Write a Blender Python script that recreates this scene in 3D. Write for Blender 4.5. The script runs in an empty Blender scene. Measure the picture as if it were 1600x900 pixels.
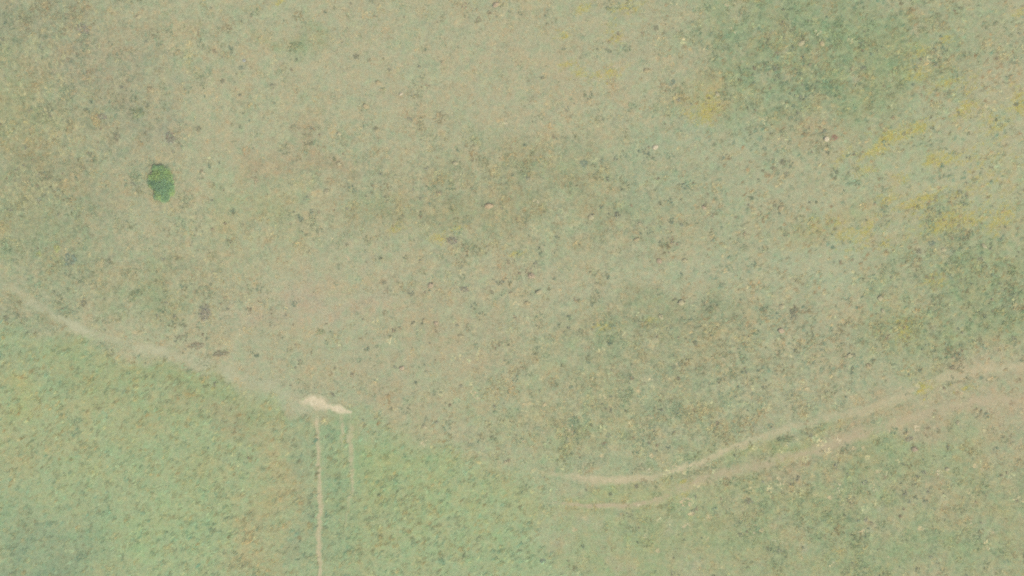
import bpy, bmesh, math
import numpy as np

rng = np.random.default_rng(11)
scene = bpy.context.scene
COL = scene.collection
S = 0.04                      # metres of ground per photo pixel


def W(px, py):
    return (px - 800.0) * S, (450.0 - py) * S


def lin(c):
    c = np.asarray(c, float) / 255.0
    return np.where(c <= 0.04045, c / 12.92, ((c + 0.055) / 1.055) ** 2.4)


ALB = 0.52                    # sunlit appearance -> base colour (the exposure makes up the rest)


def A(r, g, b):
    return lin((r, g, b)) * ALB * np.array((1.0, 1.015, .92))


# ------------------------------------------------------------------ noise
TAB = np.random.default_rng(5).random((256, 256))


def vnoise(x, y, seed=0):
    x = np.asarray(x, float) + seed * 17.31
    y = np.asarray(y, float) + seed * 9.77
    xi = np.floor(x).astype(int); yi = np.floor(y).astype(int)
    fx = x - xi; fy = y - yi
    fx = fx * fx * (3 - 2 * fx); fy = fy * fy * (3 - 2 * fy)
    g = lambda a, b: TAB[a & 255, b & 255]
    return ((g(xi, yi) * (1 - fx) + g(xi + 1, yi) * fx) * (1 - fy)
            + (g(xi, yi + 1) * (1 - fx) + g(xi + 1, yi + 1) * fx) * fy)


def fbm(x, y, scale, octs=4, seed=0, gain=0.5):
    """about 0..1, mean 0.5; scale = metres of the largest feature"""
    t = 0; a = 1.0; n = 0; f = 1.0 / scale
    ca, sa = math.cos(0.6), math.sin(0.6)
    x = np.asarray(x, float); y = np.asarray(y, float)
    for k in range(octs):
        t = t + a * vnoise(x * f, y * f, seed + k * 3)
        n += a; a *= gain; f *= 2.03
        x, y = ca * x - sa * y, sa * x + ca * y
    return t / n


def sstep(a, b, v):
    t = np.clip((v - a) / (b - a), 0, 1)
    return t * t * (3 - 2 * t)


# ------------------------------------------------------------------ lines on the ground (photo pixels: x, y, width, bareness)
RUT_WEST = [(493, 640, 7, .5), (494, 660, 8, .75), (495, 690, 9, .85), (497, 720, 9, .9), (499, 750, 9, .95), (500, 780, 9, .95),
            (500, 810, 9, .95), (499, 840, 9, .95), (499, 870, 8, .95), (500, 910, 8, .95), (501, 1000, 7, .8)]
RUT_EAST_SHORT = [(533, 640, 7, .5), (534, 660, 8, .55), (534, 680, 7, .45), (533, 705, 6, .2)]
RUT_EAST = [(549, 655, 9, .5), (548, 690, 13, .66), (549, 720, 12, .66), (551, 750, 11, .62), (551, 768, 10, .58), (543, 790, 8, .5), (541, 818, 5, .3), (540, 840, 4, .1)]
RUT_UP = [(845, 738, 8, .1), (880, 743, 12, .5), (915, 748, 15, .95), (955, 750, 16, 1.0), (1000, 748, 15, .95), (1040, 739, 14, .7), (1085, 726, 16, .7),
          (1130, 708, 15, .68), (1165, 690, 14, .66), (1205, 677, 15, .55), (1260, 662, 18, .52), (1310, 648, 18, .52), (1365, 636, 18, .48),
          (1420, 612, 19, .5), (1470, 592, 20, .46), (1530, 578, 20, .5), (1590, 573, 15, .7), (1640, 574, 16, .5), (1760, 580, 16, .5)]
RUT_LOW = [(850, 786, 6, .12), (890, 788, 9, .6), (930, 791, 10, .85), (975, 790, 10, .85), (1010, 785, 11, .75), (1045, 773, 16, .55), (1085, 752, 19, .62),
           (1130, 742, 21, .66), (1180, 730, 19, .54), (1230, 715, 18, .6), (1280, 702, 18, .64), (1330, 684, 20, .54), (1385, 668, 21, .5),
           (1430, 652, 21, .54), (1475, 640, 20, .6), (1520, 629, 18, .75), (1560, 624, 20, .6), (1600, 628, 22, .5), (1700, 640, 22, .5), (1780, 650, 22, .4)]
PATH = [(-160, 400, 16, .3), (-40, 435, 16, .3), (20, 452, 17, .35), (55, 475, 18, .5), (85, 492, 16, .45), (122, 514, 22, .95), (160, 525, 16, .38),
        (205, 537, 18, .4), (235, 546, 20, .85), (285, 559, 20, .42), (330, 574, 24, .5), (375, 592, 26, .45), (420, 607, 30, .45), (455, 622, 30, .5),
        (485, 634, 24, .6), (520, 640, 18, .5), (560, 650, 12, .2)]


def catmull(pts, step):
    P = np.array(pts, float)
    out = []
    Q = np.vstack([2 * P[0] - P[1], P, 2 * P[-1] - P[-2]])
    for i in range(1, len(Q) - 2):
        n = max(2, int(np.hypot(*(Q[i + 1, :2] - Q[i, :2])) / step))
        t = np.linspace(0, 1, n, endpoint=False)[:, None]
        a, b, c, d = Q[i - 1], Q[i], Q[i + 1], Q[i + 2]
        out.append(0.5 * ((2 * b) + (c - a) * t + (2 * a - 5 * b + 4 * c - d) * t ** 2 + (3 * b - a - 3 * c + d) * t ** 3))
    out.append(P[-1][None])
    return np.vstack(out)


LINES = {}
for nm, pts in dict(rut_west=RUT_WEST, rut_short=RUT_EAST_SHORT, rut_east=RUT_EAST, rut_up=RUT_UP, rut_low=RUT_LOW, path=PATH).items():
    LINES[nm] = catmull(pts, 4.0)


def line_mask(px, py, names, soft=1.0):
    """1 on the line's centre, 0 at its edge (times the bareness there)"""
    px = np.asarray(px, float); py = np.asarray(py, float)
    out = np.zeros(px.shape)
    for nm in names:
        L = LINES[nm]
        x0, x1 = L[:, 0].min() - 40, L[:, 0].max() + 40
        y0, y1 = L[:, 1].min() - 40, L[:, 1].max() + 40
        idx = np.nonzero((px > x0) & (px < x1) & (py > y0) & (py < y1))
        if len(idx[0]) == 0:
            continue
        qx = px[idx]; qy = py[idx]
        best = np.zeros(qx.shape)
        for s in range(0, len(qx), 20000):
            a = qx[s:s + 20000, None]; b = qy[s:s + 20000, None]
            d2 = (a - L[None, :, 0]) ** 2 + (b - L[None, :, 1]) ** 2
            k = d2.argmin(1)
            d = np.sqrt(d2[np.arange(len(k)), k])
            w = L[k, 2] * 0.5 * soft
            best[s:s + 20000] = L[k, 3] * np.clip(1.3 - 0.9 * d / w, 0, 1)
        out[idx] = np.maximum(out[idx], best)
    return out


ALL_LINES = list(LINES)


# ------------------------------------------------------------------ what grows where
# blobs of plant cover: centre x, y, radii, turn (degrees), strength, colour as it looks in sunlight
DRY = (178, 177, 144)
BLOBS = [
    # upper left and left edge
    (70, 40, 120, 75, 0, .7, (162, 163, 134)), (25, 230, 100, 130, 0, .75, (165, 166, 128)), (60, 290, 110, 60, 0, .45, (160, 160, 128)),
    (25, 385, 70, 60, 0, .6, (160, 168, 132)), (110, 395, 60, 45, 0, .45, (157, 164, 130)), (45, 490, 60, 35, 0, .5, (156, 165, 132)),
    (225, 170, 75, 55, 30, .5, (160, 162, 134)), (270, 205, 30, 40, 0, .45, (158, 158, 136)), (210, 455, 60, 28, 0, .5, (158, 164, 126)),
    (285, 430, 60, 45, 0, .4, (163, 164, 128)), (200, 340, 70, 50, 0, .3, (165, 165, 134)), (150, 90, 60, 60, 0, .35, (170, 164, 136)),
    # plain dry middle
    (620, 90, 260, 90, 0, .5, (180, 178, 146)), (360, 220, 60, 110, 0, .5, (180, 178, 145)), (470, 250, 60, 28, 10, .5, (172, 161, 130)),
    (500, 470, 110, 45, 0, .65, (183, 174, 146)), (560, 560, 170, 50, 0, .4, (178, 178, 146)), (400, 330, 60, 50, 0, .4, (170, 172, 132)),
    (460, 72, 30, 14, 20, .6, (152, 164, 122)), (700, 325, 120, 45, 0, .55, (164, 166, 130)), (860, 260, 150, 50, 0, .5, (166, 165, 130)),
    (960, 300, 100, 60, 0, .4, (166, 166, 130)), (820, 340, 150, 50, 0, .35, (164, 164, 128)), (900, 450, 150, 30, 0, .5, (180, 178, 146)),
    (860, 120, 200, 70, 0, .4, (181, 176, 144)),
    # right of the middle: pale sage
    (1080, 240, 110, 50, 0, .65, (172, 178, 146)), (1080, 430, 90, 30, 0, .6, (177, 178, 146)), (1260, 410, 110, 35, 0, .6, (174, 179, 147)),
    (1150, 330, 140, 60, 0, .4, (168, 173, 140)), (1080, 500, 90, 40, 0, .5, (160, 163, 128)), (980, 520, 90, 40, 0, .45, (163, 166, 130)),
    (1000, 610, 170, 60, 0, .45, (166, 170, 132)), (1180, 590, 150, 50, 0, .35, (172, 174, 140)),
    (1240, 480, 40, 30, 0, .4, (164, 164, 132)), (1340, 540, 70, 30, 0, .4, (174, 170, 138)),
    # dark green patch upper right
    (1260, 85, 140, 95, 15, .95, (155, 164, 128)), (1170, 60, 60, 70, 0, .6, (158, 169, 131)), (1370, 110, 110, 70, -30, .75, (160, 169, 128)),
    (1200, 160, 90, 45, 0, .6, (156, 168, 132)), (1330, 30, 120, 50, 0, .6, (154, 167, 128)), (1530, 35, 50, 45, 0, .45, (160, 166, 130)),
    (1400, 190, 60, 40, -40, .35, (163, 171, 136)), (1110, 170, 60, 26, 0, .5, (175, 168, 126)), (1300, 205, 50, 22, 0, .5, (180, 170, 138)),
    (1560, 130, 60, 90, -30, .45, (180, 177, 144)), (1440, 260, 130, 70, -35, .5, (174, 179, 142)), (1560, 320, 70, 50, -30, .4, (176, 178, 140)),
    # right edge
    (1520, 410, 90, 50, 0, .75, (158, 166, 128)), (1590, 450, 60, 110, 0, .6, (158, 168, 128)), (1480, 520, 110, 60, 0, .65, (160, 167, 126)),
    (1560, 540, 80, 50, 0, .5, (158, 168, 128)), (1400, 480, 60, 50, 0, .3, (168, 172, 134)), (1300, 340, 70, 28, -10, .5, (174, 170, 130)),
    # lower right
    (1500, 690, 150, 60, -12, .65, (163, 171, 130)), (1350, 780, 250, 90, 0, .7, (163, 171, 130)), (1120, 830, 170, 80, 0, .65, (162, 170, 128)),
    (960, 850, 120, 70, 0, .55, (163, 174, 130)), (1550, 840, 120, 90, 0, .6, (163, 170, 130)), (1330, 860, 150, 50, 0, .5, (160, 170, 128)),
    (1220, 690, 60, 16, -15, .55, (162, 172, 124)), (1250, 720, 170, 22, -14, .4, (178, 166, 134)), (1420, 655, 150, 30, -16, .55, (182, 172, 140)), (1450, 790, 60, 30, 0, .4, (178, 172, 138)), (1240, 830, 50, 26, 0, .35, (176, 172, 138)), (1570, 700, 40, 50, 0, .45, (180, 172, 140)), (1120, 880, 60, 30, 0, .35, (172, 172, 134)),
    (345, 568, 110, 12, 20, .6, (182, 181, 148)), (440, 612, 50, 12, 15, .7, (180, 184, 152)), (70, 480, 60, 10, 35, .5, (182, 178, 145)),
    (1560, 600, 90, 40, 0, .7, (182, 174, 142)), (1590, 660, 40, 40, 0, .5, (182, 172, 142)), (960, 770, 90, 16, 0, .5, (169, 176, 129)), (1100, 780, 90, 20, 0, .35, (174, 174, 134)),
    (700, 530, 80, 60, 0, .35, (178, 170, 138)), (870, 690, 90, 40, 0, .5, (165, 174, 134)), (760, 650, 120, 40, 0, .4, (174, 175, 138)),
    (620, 620, 60, 40, 0, .3, (178, 172, 140)),
]
FIELD_EDGE = np.array([(-400, 420), (-100, 470), (0, 500), (60, 510), (110, 530), (170, 545), (240, 562), (330, 590), (400, 618), (460, 645), (540, 655),
                       (600, 668), (680, 690), (740, 715), (820, 742), (870, 752), (860, 800), (855, 840), (900, 900), (950, 1100)], float)
FIELD_BLOBS = [
    (40, 880, 110, 70, 0, .75, (144, 164, 130)), (110, 850, 70, 50, 0, .5, (148, 164, 130)), (20, 760, 70, 50, 0, .45, (154, 172, 134)),
    (420, 800, 60, 120, 8, .85, (178, 176, 134)), (300, 760, 80, 60, 0, .35, (166, 176, 130)), (180, 640, 180, 45, 0, .5, (170, 173, 128)),
    (30, 690, 60, 30, 0, .45, (176, 173, 130)), (380, 640, 70, 40, 20, .5, (168, 168, 130)), (330, 600, 90, 20, 18, .5, (160, 172, 126)),
    (520, 780, 40, 120, 0, .6, (153, 172, 133)), (472, 820, 16, 90, 0, .45, (154, 168, 134)), (470, 700, 22, 50, 0, .5, (156, 166, 132)),
    (600, 740, 60, 50, 0, .6, (160, 177, 131)), (680, 780, 100, 60, 0, .45, (166, 180, 130)), (760, 850, 80, 50, 0, .4, (162, 179, 133)),
    (620, 850, 70, 60, 0, .35, (168, 178, 130)), (720, 700, 90, 26, 12, .55, (170, 172, 132)), (800, 760, 60, 24, 5, .55, (172, 178, 130)),
    (240, 860, 90, 60, 0, .5, (166, 184, 136)), (150, 730, 90, 45, 0, .45, (164, 179, 134)), (50, 545, 90, 35, 0, .6, (158, 170, 132)),
    (180, 580, 110, 24, 12, .45, (162, 172, 126)), (10, 620, 40, 28, 0, .35, (176, 180, 128)),
]
FIELD = (168, 180, 139)
PINK, TEAL = np.array((1.04, .985, .95)), np.array((.955, 1.015, .99))


def inside(px, py, poly):
    px = np.asarray(px, float); py = np.asarray(py, float)
    c = np.zeros(px.shape, bool)
    n = len(poly)
    for i in range(n):
        x0, y0 = poly[i]; x1, y1 = poly[(i + 1) % n]
        cond = (y0 > py) != (y1 > py)
        with np.errstate(divide='ignore', invalid='ignore'):
            xx = (x1 - x0) * (py - y0) / (y1 - y0 + 1e-9) + x0
        c ^= cond & (px < xx)
    return c


def field_mask(px, py):
    """1 in the mown green field below the path, 0 in the rough meadow; soft, ragged edge"""
    px = np.asarray(px, float); py = np.asarray(py, float)
    s = np.full(px.shape, 1e9)
    for i in range(len(FIELD_EDGE) - 1):
        a, b = FIELD_EDGE[i], FIELD_EDGE[i + 1]
        d = b - a
        t = np.clip(((px - a[0]) * d[0] + (py - a[1]) * d[1]) / (d @ d), 0, 1)
        s = np.minimum(s, np.hypot(px - a[0] - t * d[0], py - a[1] - t * d[1]))
    poly = np.vstack([FIELD_EDGE, [(-400, 1100)]])
    s = np.where(inside(px, py, poly), s, -s)
    n = fbm(px * S, py * S, 1.6, 4, 31) - 0.5
    wid = np.where(px > 560, 34, 14)
    return sstep(-1, 1, (s + n * 60) / wid)


def blob_mix(px, py, base, blobs):
    c = np.tile(A(*base), px.shape + (1,))
    x = px * S; y = py * S
    jx = (fbm(x, y, 3.0, 4, 41) - .5) * 120
    jy = (fbm(x, y, 3.0, 4, 57) - .5) * 120
    n = fbm(x, y, 1.4, 6, 71, .72) - .5
    for (cx, cy, rx, ry, ang, st, col) in blobs:
        a = math.radians(ang)
        dx = px + jx - cx; dy = py + jy - cy
        u = (dx * math.cos(a) + dy * math.sin(a)) / rx
        v = (-dx * math.sin(a) + dy * math.cos(a)) / ry
        r = u * u + v * v
        w = st * np.exp(-0.55 * r * np.sqrt(r + .2)) * np.clip(1 + 3.4 * n, 0, 2)
        w = np.clip(w * 1.25, 0, 1)[..., None]
        c = c * (1 - w) + A(*col) * w
    return c


def cover(px, py):
    """base colour of the plant cover and the field mask"""
    px = np.asarray(px, float); py = np.asarray(py, float)
    f = field_mask(px, py)
    c = blob_mix(px, py, DRY, BLOBS) * (1 - f[..., None]) + blob_mix(px, py, FIELD, FIELD_BLOBS) * f[..., None]
    x = px * S; y = py * S
    h = (fbm(x, y, 0.8, 4, 91, .62) - .5)[..., None]
    c = c * np.where(h > 0, 1 + (PINK - 1) * np.clip(h * 5.0, 0, 1.3), 1 + (TEAL - 1) * np.clip(-h * 5.0, 0, 1.3))
    return c, f


def busy(px, py):
    """how tussocky the meadow is, 0 bare and plain .. 1 rough"""
    x = px * S; y = py * S
    b = 0.30 + 0 * x
    for (cx, cy, rx, ry, s) in [(300, 170, 170, 130, .25), (820, 300, 280, 110, .45), (240, 430, 230, 80, .35), (1050, 540, 260, 90, .45), (1000, 660, 220, 60, .5),
                                (1350, 780, 350, 110, .55), (1280, 110, 200, 110, .6), (1520, 470, 130, 120, .6), (60, 200, 120, 260, .4), (90, 50, 120, 70, .35), (620, 400, 90, 40, -.15), (350, 230, 60, 100, -.2), (1460, 260, 110, 60, -.2),
                                (500, 460, 130, 70, -.25), (620, 90, 260, 70, -.12), (1090, 430, 140, 40, -.22), (1260, 400, 120, 40, -.2), (1080, 240, 110, 45, -.2)]:
        b = b + s * np.exp(-((px - cx) / rx) ** 2 - ((py - cy) / ry) ** 2)
    return np.clip(b + (fbm(x, y, 2.2, 3, 13) - .5) * .7, 0, 1)


# ------------------------------------------------------------------ terrain height
def height(x, y, tracks=True):
    x = np.asarray(x, float); y = np.asarray(y, float)
    px = x / S + 800; py = 450 - y / S
    h = (fbm(x, y, 16, 2, 3) - .5) * .5 + (fbm(x, y, 3.2, 2, 23) - .5) * .10
    micro = (fbm(x, y, .5, 3, 77) - .5) * .08 * (np.abs(x) < 38) * (np.abs(y) < 24) * (1 - np.clip(2.2 * np.exp(-((px - 515) / 55) ** 2 - ((py - 634) / 26) ** 2), 0, 1))
    if tracks:
        h = h - 0.035 * line_mask(px, py, ALL_LINES, 1.5)
        micro = micro * (1 - np.clip(line_mask(px, py, ALL_LINES, 3.2) * 4, 0, 1))
    return h + micro


def ax(a, step, far, grow):
    v = list(np.arange(0, a + step * .5, step))
    d = step
    while v[-1] < far:
        d *= grow
        v.append(v[-1] + d)
    v = np.array(v)
    return np.concatenate([-v[:0:-1], v])


# ------------------------------------------------------------------ helpers
def mesh_obj(name, verts, faces=None, loops=None, mat=None, smooth=False, parent=None):
    me = bpy.data.meshes.new(name)
    if loops is None:
        me.from_pydata([tuple(v) for v in verts], [], faces)
    else:
        lv, start, tot = loops
        me.vertices.add(len(verts)); me.vertices.foreach_set('co', np.asarray(verts, np.float32).ravel())
        me.loops.add(len(lv)); me.loops.foreach_set('vertex_index', np.asarray(lv, np.int32))
        me.polygons.add(len(start))
        me.polygons.foreach_set('loop_start', np.asarray(start, np.int32))
        me.update(calc_edges=True)
    if smooth:
        me.polygons.foreach_set('use_smooth', np.ones(len(me.polygons), bool))
    me.update(); me.validate()
    o = bpy.data.objects.new(name, me); COL.objects.link(o)
    if mat: me.materials.append(mat)
    if parent: o.parent = parent
    return o


def color_attr(o, name, cols):
    a = o.data.attributes.new(name, 'FLOAT_COLOR', 'POINT')
    c = np.ones((len(o.data.vertices), 4), np.float32); c[:, :3] = cols
    a.data.foreach_set('color', c.ravel())


def float_attr(o, name, v):
    a = o.data.attributes.new(name, 'FLOAT', 'POINT')
    a.data.foreach_set('value', np.asarray(v, np.float32).ravel())


def tag(o, label, cat, group=None, kind=None):
    o['label'] = label; o['category'] = cat
    if group: o['group'] = group
    if kind: o['kind'] = kind
    return o


class N:
    """tiny node builder"""
    def __init__(s, name):
        s.m = bpy.data.materials.new(name); s.m.use_nodes = True
        s.t = s.m.node_tree; s.t.nodes.clear()
        s.out = s.t.nodes.new('ShaderNodeOutputMaterial')

    def n(s, typ, **kw):
        nd = s.t.nodes.new(typ)
        for k, v in kw.items():
            setattr(nd, k, v)
        return nd

    def link(s, a, b): s.t.links.new(a, b)

    def noise(s, vec, scale, detail=3, rough=.6):
        nd = s.n('ShaderNodeTexNoise'); nd.inputs['Scale'].default_value = scale
        nd.inputs['Detail'].default_value = detail; nd.inputs['Roughness'].default_value = rough
        s.link(vec, nd.inputs['Vector']); return nd

    def maprange(s, v, a, b, c, d):
        nd = s.n('ShaderNodeMapRange'); s.link(v, nd.inputs[0])
        for i, q in enumerate((a, b, c, d)): nd.inputs[i + 1].default_value = q
        return nd.outputs[0]

    def mix(s, fac, a, b, mode='MIX'):
        nd = s.n('ShaderNodeMix', data_type='RGBA', blend_type=mode)
        for sock, v in ((nd.inputs[0], fac), (nd.inputs[6], a), (nd.inputs[7], b)):
            if hasattr(v, 'links'): s.link(v, sock)
            elif isinstance(v, (int, float)): sock.default_value = v
            else: sock.default_value = (*v, 1) if len(v) == 3 else v
        return nd.outputs[2]

    def math(s, op, a, b):
        nd = s.n('ShaderNodeMath', operation=op)
        for i, v in enumerate((a, b)):
            if hasattr(v, 'links'): s.link(v, nd.inputs[i])
            else: nd.inputs[i].default_value = v
        return nd.outputs[0]


def cover_nodes(b, vec, base, rough):
    """mottle of the short plant cover over its base colour"""
    warp = b.noise(vec, .9, 2)
    sc = b.n('ShaderNodeVectorMath', operation='SCALE'); sc.inputs['Scale'].default_value = .35
    b.link(warp.outputs['Color'], sc.inputs[0])
    ad = b.n('ShaderNodeVectorMath', operation='ADD'); b.link(vec, ad.inputs[0]); b.link(sc.outputs[0], ad.inputs[1])
    v = ad.outputs[0]
    hue = b.noise(v, 3.2, 4, .78)
    c = b.mix(b.maprange(hue.outputs['Fac'], .50, .70, 0, 1.0), base, b.mix(1.0, base, (1.12, .97, .88), 'MULTIPLY'))
    c = b.mix(b.maprange(hue.outputs['Fac'], .50, .30, 0, 1.0), c, b.mix(1.0, base, (.88, 1.03, .96), 'MULTIPLY'))
    mid = b.noise(v, 3.8, 4, .72)
    c = b.mix(b.math('MULTIPLY', rough, b.maprange(mid.outputs['Fac'], .52, .28, 0, 1.3)), c, b.mix(1.0, c, (.60, .66, .66), 'MULTIPLY'))
    c = b.mix(b.math('MULTIPLY', rough, b.maprange(mid.outputs['Fac'], .54, .76, 0, 1.0)), c, b.mix(1.0, c, (1.28, 1.20, 1.12), 'MULTIPLY'))
    big = b.noise(v, 1.3, 4, .7)
    c = b.mix(b.math('MULTIPLY', rough, b.maprange(big.outputs['Fac'], .50, .30, 0, 1.0)), c, b.mix(1.0, c, (.78, .86, .82), 'MULTIPLY'))
    c = b.mix(b.math('MULTIPLY', rough, b.maprange(big.outputs['Fac'], .52, .70, 0, 1.0)), c, b.mix(1.0, c, (1.16, 1.06, .98), 'MULTIPLY'))
    fine = b.noise(v, 9, 4, .75)
    c = b.mix(b.maprange(fine.outputs['Fac'], .25, .75, 0, 1), b.mix(1.0, c, (.74, .76, .77), 'MULTIPLY'), b.mix(1.0, c, (1.26, 1.24, 1.22), 'MULTIPLY'))
    return c, fine, mid


def finish(b, col, rough=.95, bump=None, dist=.03, strength=.5, trans=None):
    p = b.n('ShaderNodeBsdfPrincipled'); b.link(col, p.inputs['Base Color']) if hasattr(col, 'links') else None
    p.inputs['Roughness'].default_value = rough
    p.inputs['Specular IOR Level'].default_value = .12
    if bump is not None:
        bp = b.n('ShaderNodeBump'); bp.inputs['Distance'].default_value = dist; bp.inputs['Strength'].default_value = strength
        b.link(bump, bp.inputs['Height']); b.link(bp.outputs[0], p.inputs['Normal'])
    if trans:
        t = b.n('ShaderNodeBsdfTranslucent'); b.link(col, t.inputs['Color'])
        m = b.n('ShaderNodeMixShader'); m.inputs[0].default_value = trans
        b.link(p.outputs[0], m.inputs[1]); b.link(t.outputs[0], m.inputs[2]); b.link(m.outputs[0], b.out.inputs[0])
    else:
        b.link(p.outputs[0], b.out.inputs[0])
    return b.m


def mat_ground():
    b = N('meadow_turf')
    tc = b.n('ShaderNodeTexCoord'); vec = tc.outputs['Object']
    at = b.n('ShaderNodeAttribute', attribute_name='cover')
    ro = b.n('ShaderNodeAttribute', attribute_name='roughness')
    c, fine, mid = cover_nodes(b, vec, at.outputs['Color'], ro.outputs['Fac'])
    return finish(b, c, .95, b.math('ADD', fine.outputs['Fac'], mid.outputs['Fac']), .04, .4)


def mat_dirt(name, dirt, dirt2, lo=.06, hi=1.0):
    b = N(name)
    tc = b.n('ShaderNodeTexCoord'); vec = tc.outputs['Object']
    at = b.n('ShaderNodeAttribute', attribute_name='cover')
    ed = b.n('ShaderNodeAttribute', attribute_name='bare')
    c, fine, mid = cover_nodes(b, vec, at.outputs['Color'], .35)
    n1 = b.noise(vec, 3.0, 4, .7); n2 = b.noise(vec, 11, 3, .6)
    d = b.mix(b.maprange(n1.outputs['Fac'], .35, .65, 0, 1), dirt, dirt2)
    d = b.mix(b.maprange(n2.outputs['Fac'], .3, .7, 0, 1), b.mix(1.0, d, (.90, .90, .90), 'MULTIPLY'), b.mix(1.0, d, (1.08, 1.07, 1.06), 'MULTIPLY'))
    e = b.math('ADD', ed.outputs['Fac'], b.maprange(b.noise(vec, 3.5, 4, .75).outputs['Fac'], .25, .75, -.55, .50))
    e = b.math('ADD', e, b.maprange(b.noise(vec, .8, 3, .6).outputs['Fac'],   .3, .7, -.26, .22))
    f = b.maprange(e, lo, hi, 0, 1)
    f = b.math('MULTIPLY', f, b.maprange(ed.outputs['Fac'], 0, .12, 0, 1))
    return finish(b, b.mix(f, c, d), .95, b.math('ADD', fine.outputs['Fac'], n1.outputs['Fac']), .03, .4)


def mat_leaf(name, trans=.25, rough=.8):
    b = N(name)
    at = b.n('ShaderNodeAttribute', attribute_name='leaf_color')
    tc = b.n('ShaderNodeTexCoord')
    n = b.noise(tc.outputs['Object'], 25, 2)
    c = b.mix(b.maprange(n.outputs['Fac'], .3, .7, 0, 1), b.mix(1.0, at.outputs['Color'], (.9, .9, .9), 'MULTIPLY'), b.mix(1.0, at.outputs['Color'], (1.1, 1.1, 1.1), 'MULTIPLY'))
    return finish(b, c, rough, trans=trans)


def mat_stone():
    b = N('weathered_stone')
    oi = b.n('ShaderNodeObjectInfo'); tc = b.n('ShaderNodeTexCoord')
    n = b.noise(tc.outputs['Object'], 5, 5, .65); n2 = b.noise(tc.outputs['Object'], 22, 3)
    c = b.mix(b.maprange(n.outputs['Fac'], .35, .7, 0, 1), b.mix(1.0, oi.outputs['Color'], (.72, .70, .66), 'MULTIPLY'), oi.outputs['Color'])
    c = b.mix(b.maprange(n2.outputs['Fac'], .62, .72, 0, .5), c, b.mix(1.0, c, (.6, .62, .5), 'MULTIPLY'))
    return finish(b, c, .9, n2.outputs['Fac'], .03, .6)


M_GROUND = mat_ground()
M_RUT = mat_dirt('rut_soil', A(208, 195, 160), A(194, 182, 146))
M_RUTP = mat_dirt('pinkish_rut_soil', A(196, 182, 150), A(186, 170, 138))
M_PATH = mat_dirt('path_soil', A(190, 191, 158), A(190, 187, 154), .08, .9)
M_BARE = mat_dirt('bare_chalky_soil', A(232, 220, 188), A(214, 198, 166), .08, .95)
M_BLADE = mat_leaf('grass_blades', .1)
M_LEAF = mat_leaf('weed_leaves', .15)
M_STONE = mat_stone()

# ------------------------------------------------------------------ the ground sheet
gx = ax(36.0, .11, 2600, 1.22); gy = ax(22.0, .11, 2600, 1.22)
X, Y = np.meshgrid(gx, gy)
PX, PY = X / S + 800, 450 - Y / S
near = (np.abs(X) < 60) & (np.abs(Y) < 45)
Z = np.zeros(X.shape); Z[near] = height(X[near], Y[near])
far = ~near
fade = np.clip(1 - (np.hypot(X, Y) - 60) / 60, 0, 1)
Z[far] = height(X[far], Y[far], False) * fade[far]
cov, fld = cover(PX, PY)
ny, nx = X.shape
idx = np.arange(nx * ny).reshape(ny, nx)
quads = np.stack([idx[:-1, :-1], idx[:-1, 1:], idx[1:, 1:], idx[1:, :-1]], -1).reshape(-1, 4)
ground = mesh_obj('ground', np.stack([X, Y, Z], -1).reshape(-1, 3),
                  loops=(quads.ravel(), np.arange(len(quads)) * 4, None), mat=M_GROUND, smooth=True)
color_attr(ground, 'cover', cov.reshape(-1, 3))
float_attr(ground, 'roughness', np.where(fld > .5, .34, .06 + 1.0 * busy(PX, PY)))
tag(ground, 'wide dry grassland and green field seen from straight above', 'ground', kind='structure')


# ------------------------------------------------------------------ ruts, path, bare spot
def strip(name, key, mat, label, cat, group=None, lift=.016):
    L = catmull(LINES[key], 3.0)
    d = np.gradient(L[:, :2], axis=0); d /= np.linalg.norm(d, axis=1)[:, None]
    nrm = np.stack([-d[:, 1], d[:, 0]], 1)
    K = 11
    u = np.linspace(-1, 1, K)
    w = L[:, 2] * .5 * (1.1 if key == 'path' else 1.2)
    wob = lambda s: (fbm(L[:, 0] * S, L[:, 1] * S, .7, 3, s) - .5)
    wl, wr = w * (1 + 1.3 * wob(3)), w * (1 + 1.3 * wob(8))
    mid = (wob(15) * 5)[:, None]
    off = np.where(u[None] < 0, u[None] * wl[:, None], u[None] * wr[:, None]) + mid
    P = L[:, None, :2] + nrm[:, None] * off[..., None]
    x, y = W(P[..., 0], P[..., 1])
    z = height(x, y) + lift * (1 - 2.2 * np.abs(u[None]) ** 6)
    bare = L[:, 3][:, None] * np.clip(1.15 * (1 - np.abs(u[None]) ** 1.2), 0, 1)
    endf = np.clip(np.minimum(np.arange(len(L)), np.arange(len(L))[::-1]) / 6.0, 0, 1)[:, None]
    bare = bare * endf
    n = len(L); idx = np.arange(n * K).reshape(n, K)
    q = np.stack([idx[:-1, :-1], idx[1:, :-1], idx[1:, 1:], idx[:-1, 1:]], -1).reshape(-1, 4)
    o = mesh_obj(name, np.stack([x, y, z], -1).reshape(-1, 3), loops=(q.ravel(), np.arange(len(q)) * 4, None), mat=mat, smooth=True)
    color_attr(o, 'cover', cover(P[..., 0], P[..., 1])[0].reshape(-1, 3))
    float_attr(o, 'bare', bare)
    return tag(o, label, cat, group, 'structure')


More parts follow.
